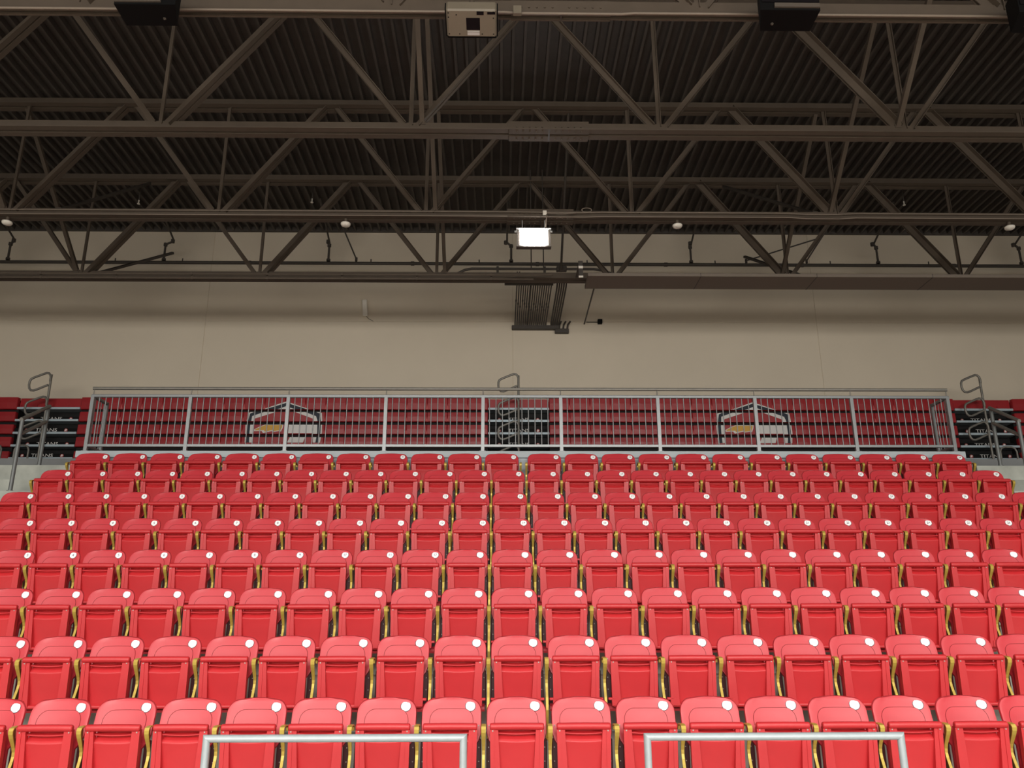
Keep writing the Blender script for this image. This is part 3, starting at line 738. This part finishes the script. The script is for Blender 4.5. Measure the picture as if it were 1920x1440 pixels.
# ------------------------------------------------------------------ things on the trusses
for x, lab in ((-8.79, 'small white dome at the left edge under the third truss'), (-2.77, 'small white dome under the third truss, left of the lamp'),
               (3.2, 'small white dome under the third truss, right of the lamp'), (9.25, 'small white dome at the right edge under the third truss')):
    t = thing('detector_dome', lab, 'detector', (x, 13.48, 8.72), 'white domes under the third truss')
    mb = MB(); mb.lathe((0, 0, 0), [(.012, 0), (.045, .003), (.075, .018), (.088, .04), (.088, .06), (.05, .075)]); mb.build('housing', M['dome'], t)
    mb = MB(); mb.cyl((0, 0, .075), (0, 0, 1), .03, .075, 10); mb.build('mount', M['steel'], t)
t = thing('high_bay_lamp', 'lit white high bay lamp hanging under the third truss', 'lamp', (.60, 13.38, 8.30))
mb = MB(); mb.box(-.34, .34, .10, .13, .325, .36, .004); mb.box(-.31, .31, -.02, .12, .34, .352); mb.build('top_frame', M['frame'], t)
mb = MB(); mb.box(-.30, -.255, 0, .12, .02, .33); mb.box(.255, .30, 0, .12, .02, .33); mb.box(-.31, .31, .0, .12, -.005, .02); mb.box(-.29, .29, .10, .12, .02, .33); mb.build('side_frame', M['strap'], t)
mb = MB(); c = []
for k in range(24):
    a = 2*math.pi*k/24; s1 = abs(math.cos(a))**.35*math.copysign(1, math.cos(a)); s2 = abs(math.sin(a))**.35*math.copysign(1, math.sin(a)); c.append((.235*s1, .165+.160*s2))
mb.prism(c, 'y', -.02, .09); ln_ = mb.build('lens', M['lens'], t)
mb = MB(); mb.tube([(-.2, .06, .35), (-.2, .10, .56)], .006, 6); mb.tube([(.2, .06, .35), (.2, .10, .56)], .006, 6); mb.build('hanger', M['frame'], t)
mb = MB(); mb.box(-.035, .035, -.04, .0, -.045, .045, .005); t2 = mb.build('outlet_box', M['dome']); t2.location = (.80, 13.39, 8.95)
tag(t2, 'small white outlet box on the third truss above the lamp', 'box')
mb = MB(); mb.tube([(.835, 13.35, 8.94), (.90, 13.34, 8.93), (1.1, 13.34, 8.92), (1.3, 13.34, 8.935), (1.36, 13.345, 8.945)], .009, 6)
mb.tube([(.83, 13.34, 8.905), (.84, 13.30, 8.85), (.82, 13.29, 8.77), (.815, 13.36, 8.665)], .009, 6)
o = mb.build('lamp_cable', M['wire']); tag(o, 'thin pale cable looping from the white outlet box to the lamp', 'cable')
mb = MB(); mb.tube([(.09*math.cos(a), 0, .042*math.sin(a)) for a in [2*math.pi*i/18 for i in range(18)]], .009, 6, closed=True)
o = mb.build('cable_ring', M['wire']); o.location = (1.56, 13.40, 9.03); tag(o, 'small pale cable ring on the third truss right of the lamp', 'ring')
for z, y, lab in ((8.975, 13.375, 'thin pale conduit along the upper face of the third truss'), (8.865, 13.335, 'thin pale conduit along the lower edge of the third truss')):
    mb = MB(); mb.tube([(-13.8, 0, 0), (-2, 0, 0), (.2, 0, 0), (1.5, 0, -.012), (1.8, 0, 0), (5.2, 0, .0), (5.5, 0, -.02), (6.1, 0, -.02), (6.4, 0, 0), (14.5, 0, 0)], .0085, 6)
    o = mb.build('pale_conduit', M['wire']); o.location = (0, y, z); tag(o, lab, 'conduit', 'pale conduits on the third truss')
mb = MB(); mb.tube([(-13.5, 0, .0), (-.1, 0, 0), (.05, 0, 0), (.25, 0, -.012), (1.45, 0, -.015), (1.6, 0, .0), (14.3, 0, .0)], .016, 8)
o = mb.build('bright_conduit', M['wire']); o.location = (0, 8.222, 8.83); tag(o, 'pale conduit along the bottom of the nearest truss', 'conduit')
t = thing('conduit_box', 'small pale box on the conduit right of the projector', 'box', (.20, 8.18, 8.82))
mb = MB(); mb.box(-.05, .05, -.03, .03, -.06, .05, .005); mb.build('cover', M['beige'], t)

# projector hanging under the nearest truss, seen from below
t = thing('projector', 'putty-coloured projector hanging lens-down view under the nearest truss, top centre', 'projector', (-.33, 7.72, 8.44))
t['label'] = 'putty-coloured projector hanging under the nearest truss at top centre'
mb = MB(); mb.box(-.285, .285, 0, .46, 0, .16, .02); mb.build('body', M['beige'], t)
mb = MB(); mb.box(-.285, .285, .465, .50, .02, .17, .01); mb.box(-.30, -.287, .02, .47, .03, .14); mb.box(.287, .30, .02, .47, .03, .14); mb.build('end_trim', M['black'], t)
mb = MB(); mb.box(-.06, .095, .13, .33, -.003, .004); mb.box(.06, .14, .02, .08, -.003, .004); mb.box(.18, .27, .03, .07, -.003, .004); mb.build('lamp_hatch', M['dark'], t)
mb = MB(); mb.box(-.05, .09, .345, .36, -.006, .003); mb.box(-.05, .09, .37, .42, -.004, .003); mb.build('latch', M['frame'], t)
mb = MB()
for x, y in ((-.26, .05), (-.26, .40), (-.14, .40), (.12, .40), (.25, .40), (-.26, .12), (.25, .13), (-.17, .08), (.25, .03)): mb.cyl((x, y, 0), (0, 0, -1), .008, .004, 8)
mb.build('screw', M['black'], t)
mb = MB(); mb.cyl((0, .13, .16), (0, 0, 1), .03, .27, 12); mb.box(-.12, .12, .05, .22, .16, .175); mb.build('ceiling_mount', M['steel'], t)
t.rotation_euler = (math.radians(-13), 0, 0); t.location.z -= .02; t.scale = (1, .78, 1)
# loudspeakers slung under the nearest truss
def speaker(x, flip, lab):
    t = thing('loudspeaker', lab, 'loudspeaker', (x, 7.70, 8.42), 'loudspeakers under the nearest truss'); s_ = -1 if flip else 1
    mb = MB(); poly = [(-.34*s_, .0), (.34*s_, .0), (.24*s_, .34), (-.34*s_, .34)]
    mb.prism(poly, 'z', .02, .40); mb.build('cabinet', M['black'], t)
    mb = MB(); mb.box(-.32, .32, -.012, -.001, .12, .38); mb.build('grille', M['dark'], t)
    mb = MB(); mb.box(s_*-.33, s_*.18, -.024, -.002, .045, .10); mb.build('mounting_strap', M['strap'], t)
    mb = MB(); mb.box(-.04, .04, .2, .24, .401, .47); mb.box(-.04, .04, .2, .575, .44, .47); mb.build('mounting_bracket', M['steel'], t)
    mb = MB(); mb.cyl((.14*s_, .22, .02), (0, 0, -1), .018, .008, 12); mb.cyl((.14*s_, .22, .012), (0, 0, -1), .009, .010, 8); mb.build('badge', M['strap'], t)
    return t
speaker(-3.97, False, 'black loudspeaker under the nearest truss, top left of the photo')
speaker(3.27, True, 'black loudspeaker under the nearest truss, right of the projector')
speaker(6.22, True, 'black loudspeaker cut off by the right edge of the photo')

# sprinkler heads under the deck
for x, y, lab in ((-8.13, 16.83, 'tiny bright sprinkler head under the deck, upper left'), (-4.22, 16.72, 'tiny bright sprinkler head under the deck, left of centre'),
                  (9.15, 16.7, 'tiny bright sprinkler head under the deck, right side')):
    t = thing('ceiling_sprinkler', lab, 'sprinkler', (x, y, 11.0), 'sprinkler heads')
    mb = MB(); mb.lathe((0, 0, 0), [(.03, 0), (.032, .012), (.012, .03), (.014, .10)]); mb.build('deflector', M['dome'], t)
    mb = MB(); mb.cyl((0, 0, .10), (0, 0, 1), .013, .365, 8); mb.build('nipple', M['pipe'], t)
# white access point on the wall
t = thing('wall_antenna', 'slim white box leaning on the beige wall left of the conduit bundle', 'antenna', (-3.28, 19.045, 9.16))
mb = MB(); mb.box(-.058, .058, -.12, -.06, 0, .43, .012); mb.build('case', M['dome'], t); t.children[0].rotation_euler = (0, math.radians(-5), 0)
mb = MB(); mb.box(-.02, .02, -.062, 0, .12, .2); mb.build('wall_bracket', M['strap'], t)
mb = MB(); mb.tube([(.02, -.08, .0), (.08, -.02, -.05), (.17, -.012, -.09), (.19, -.012, -.11)], .006, 6); mb.build('cable', M['pipe'], t)
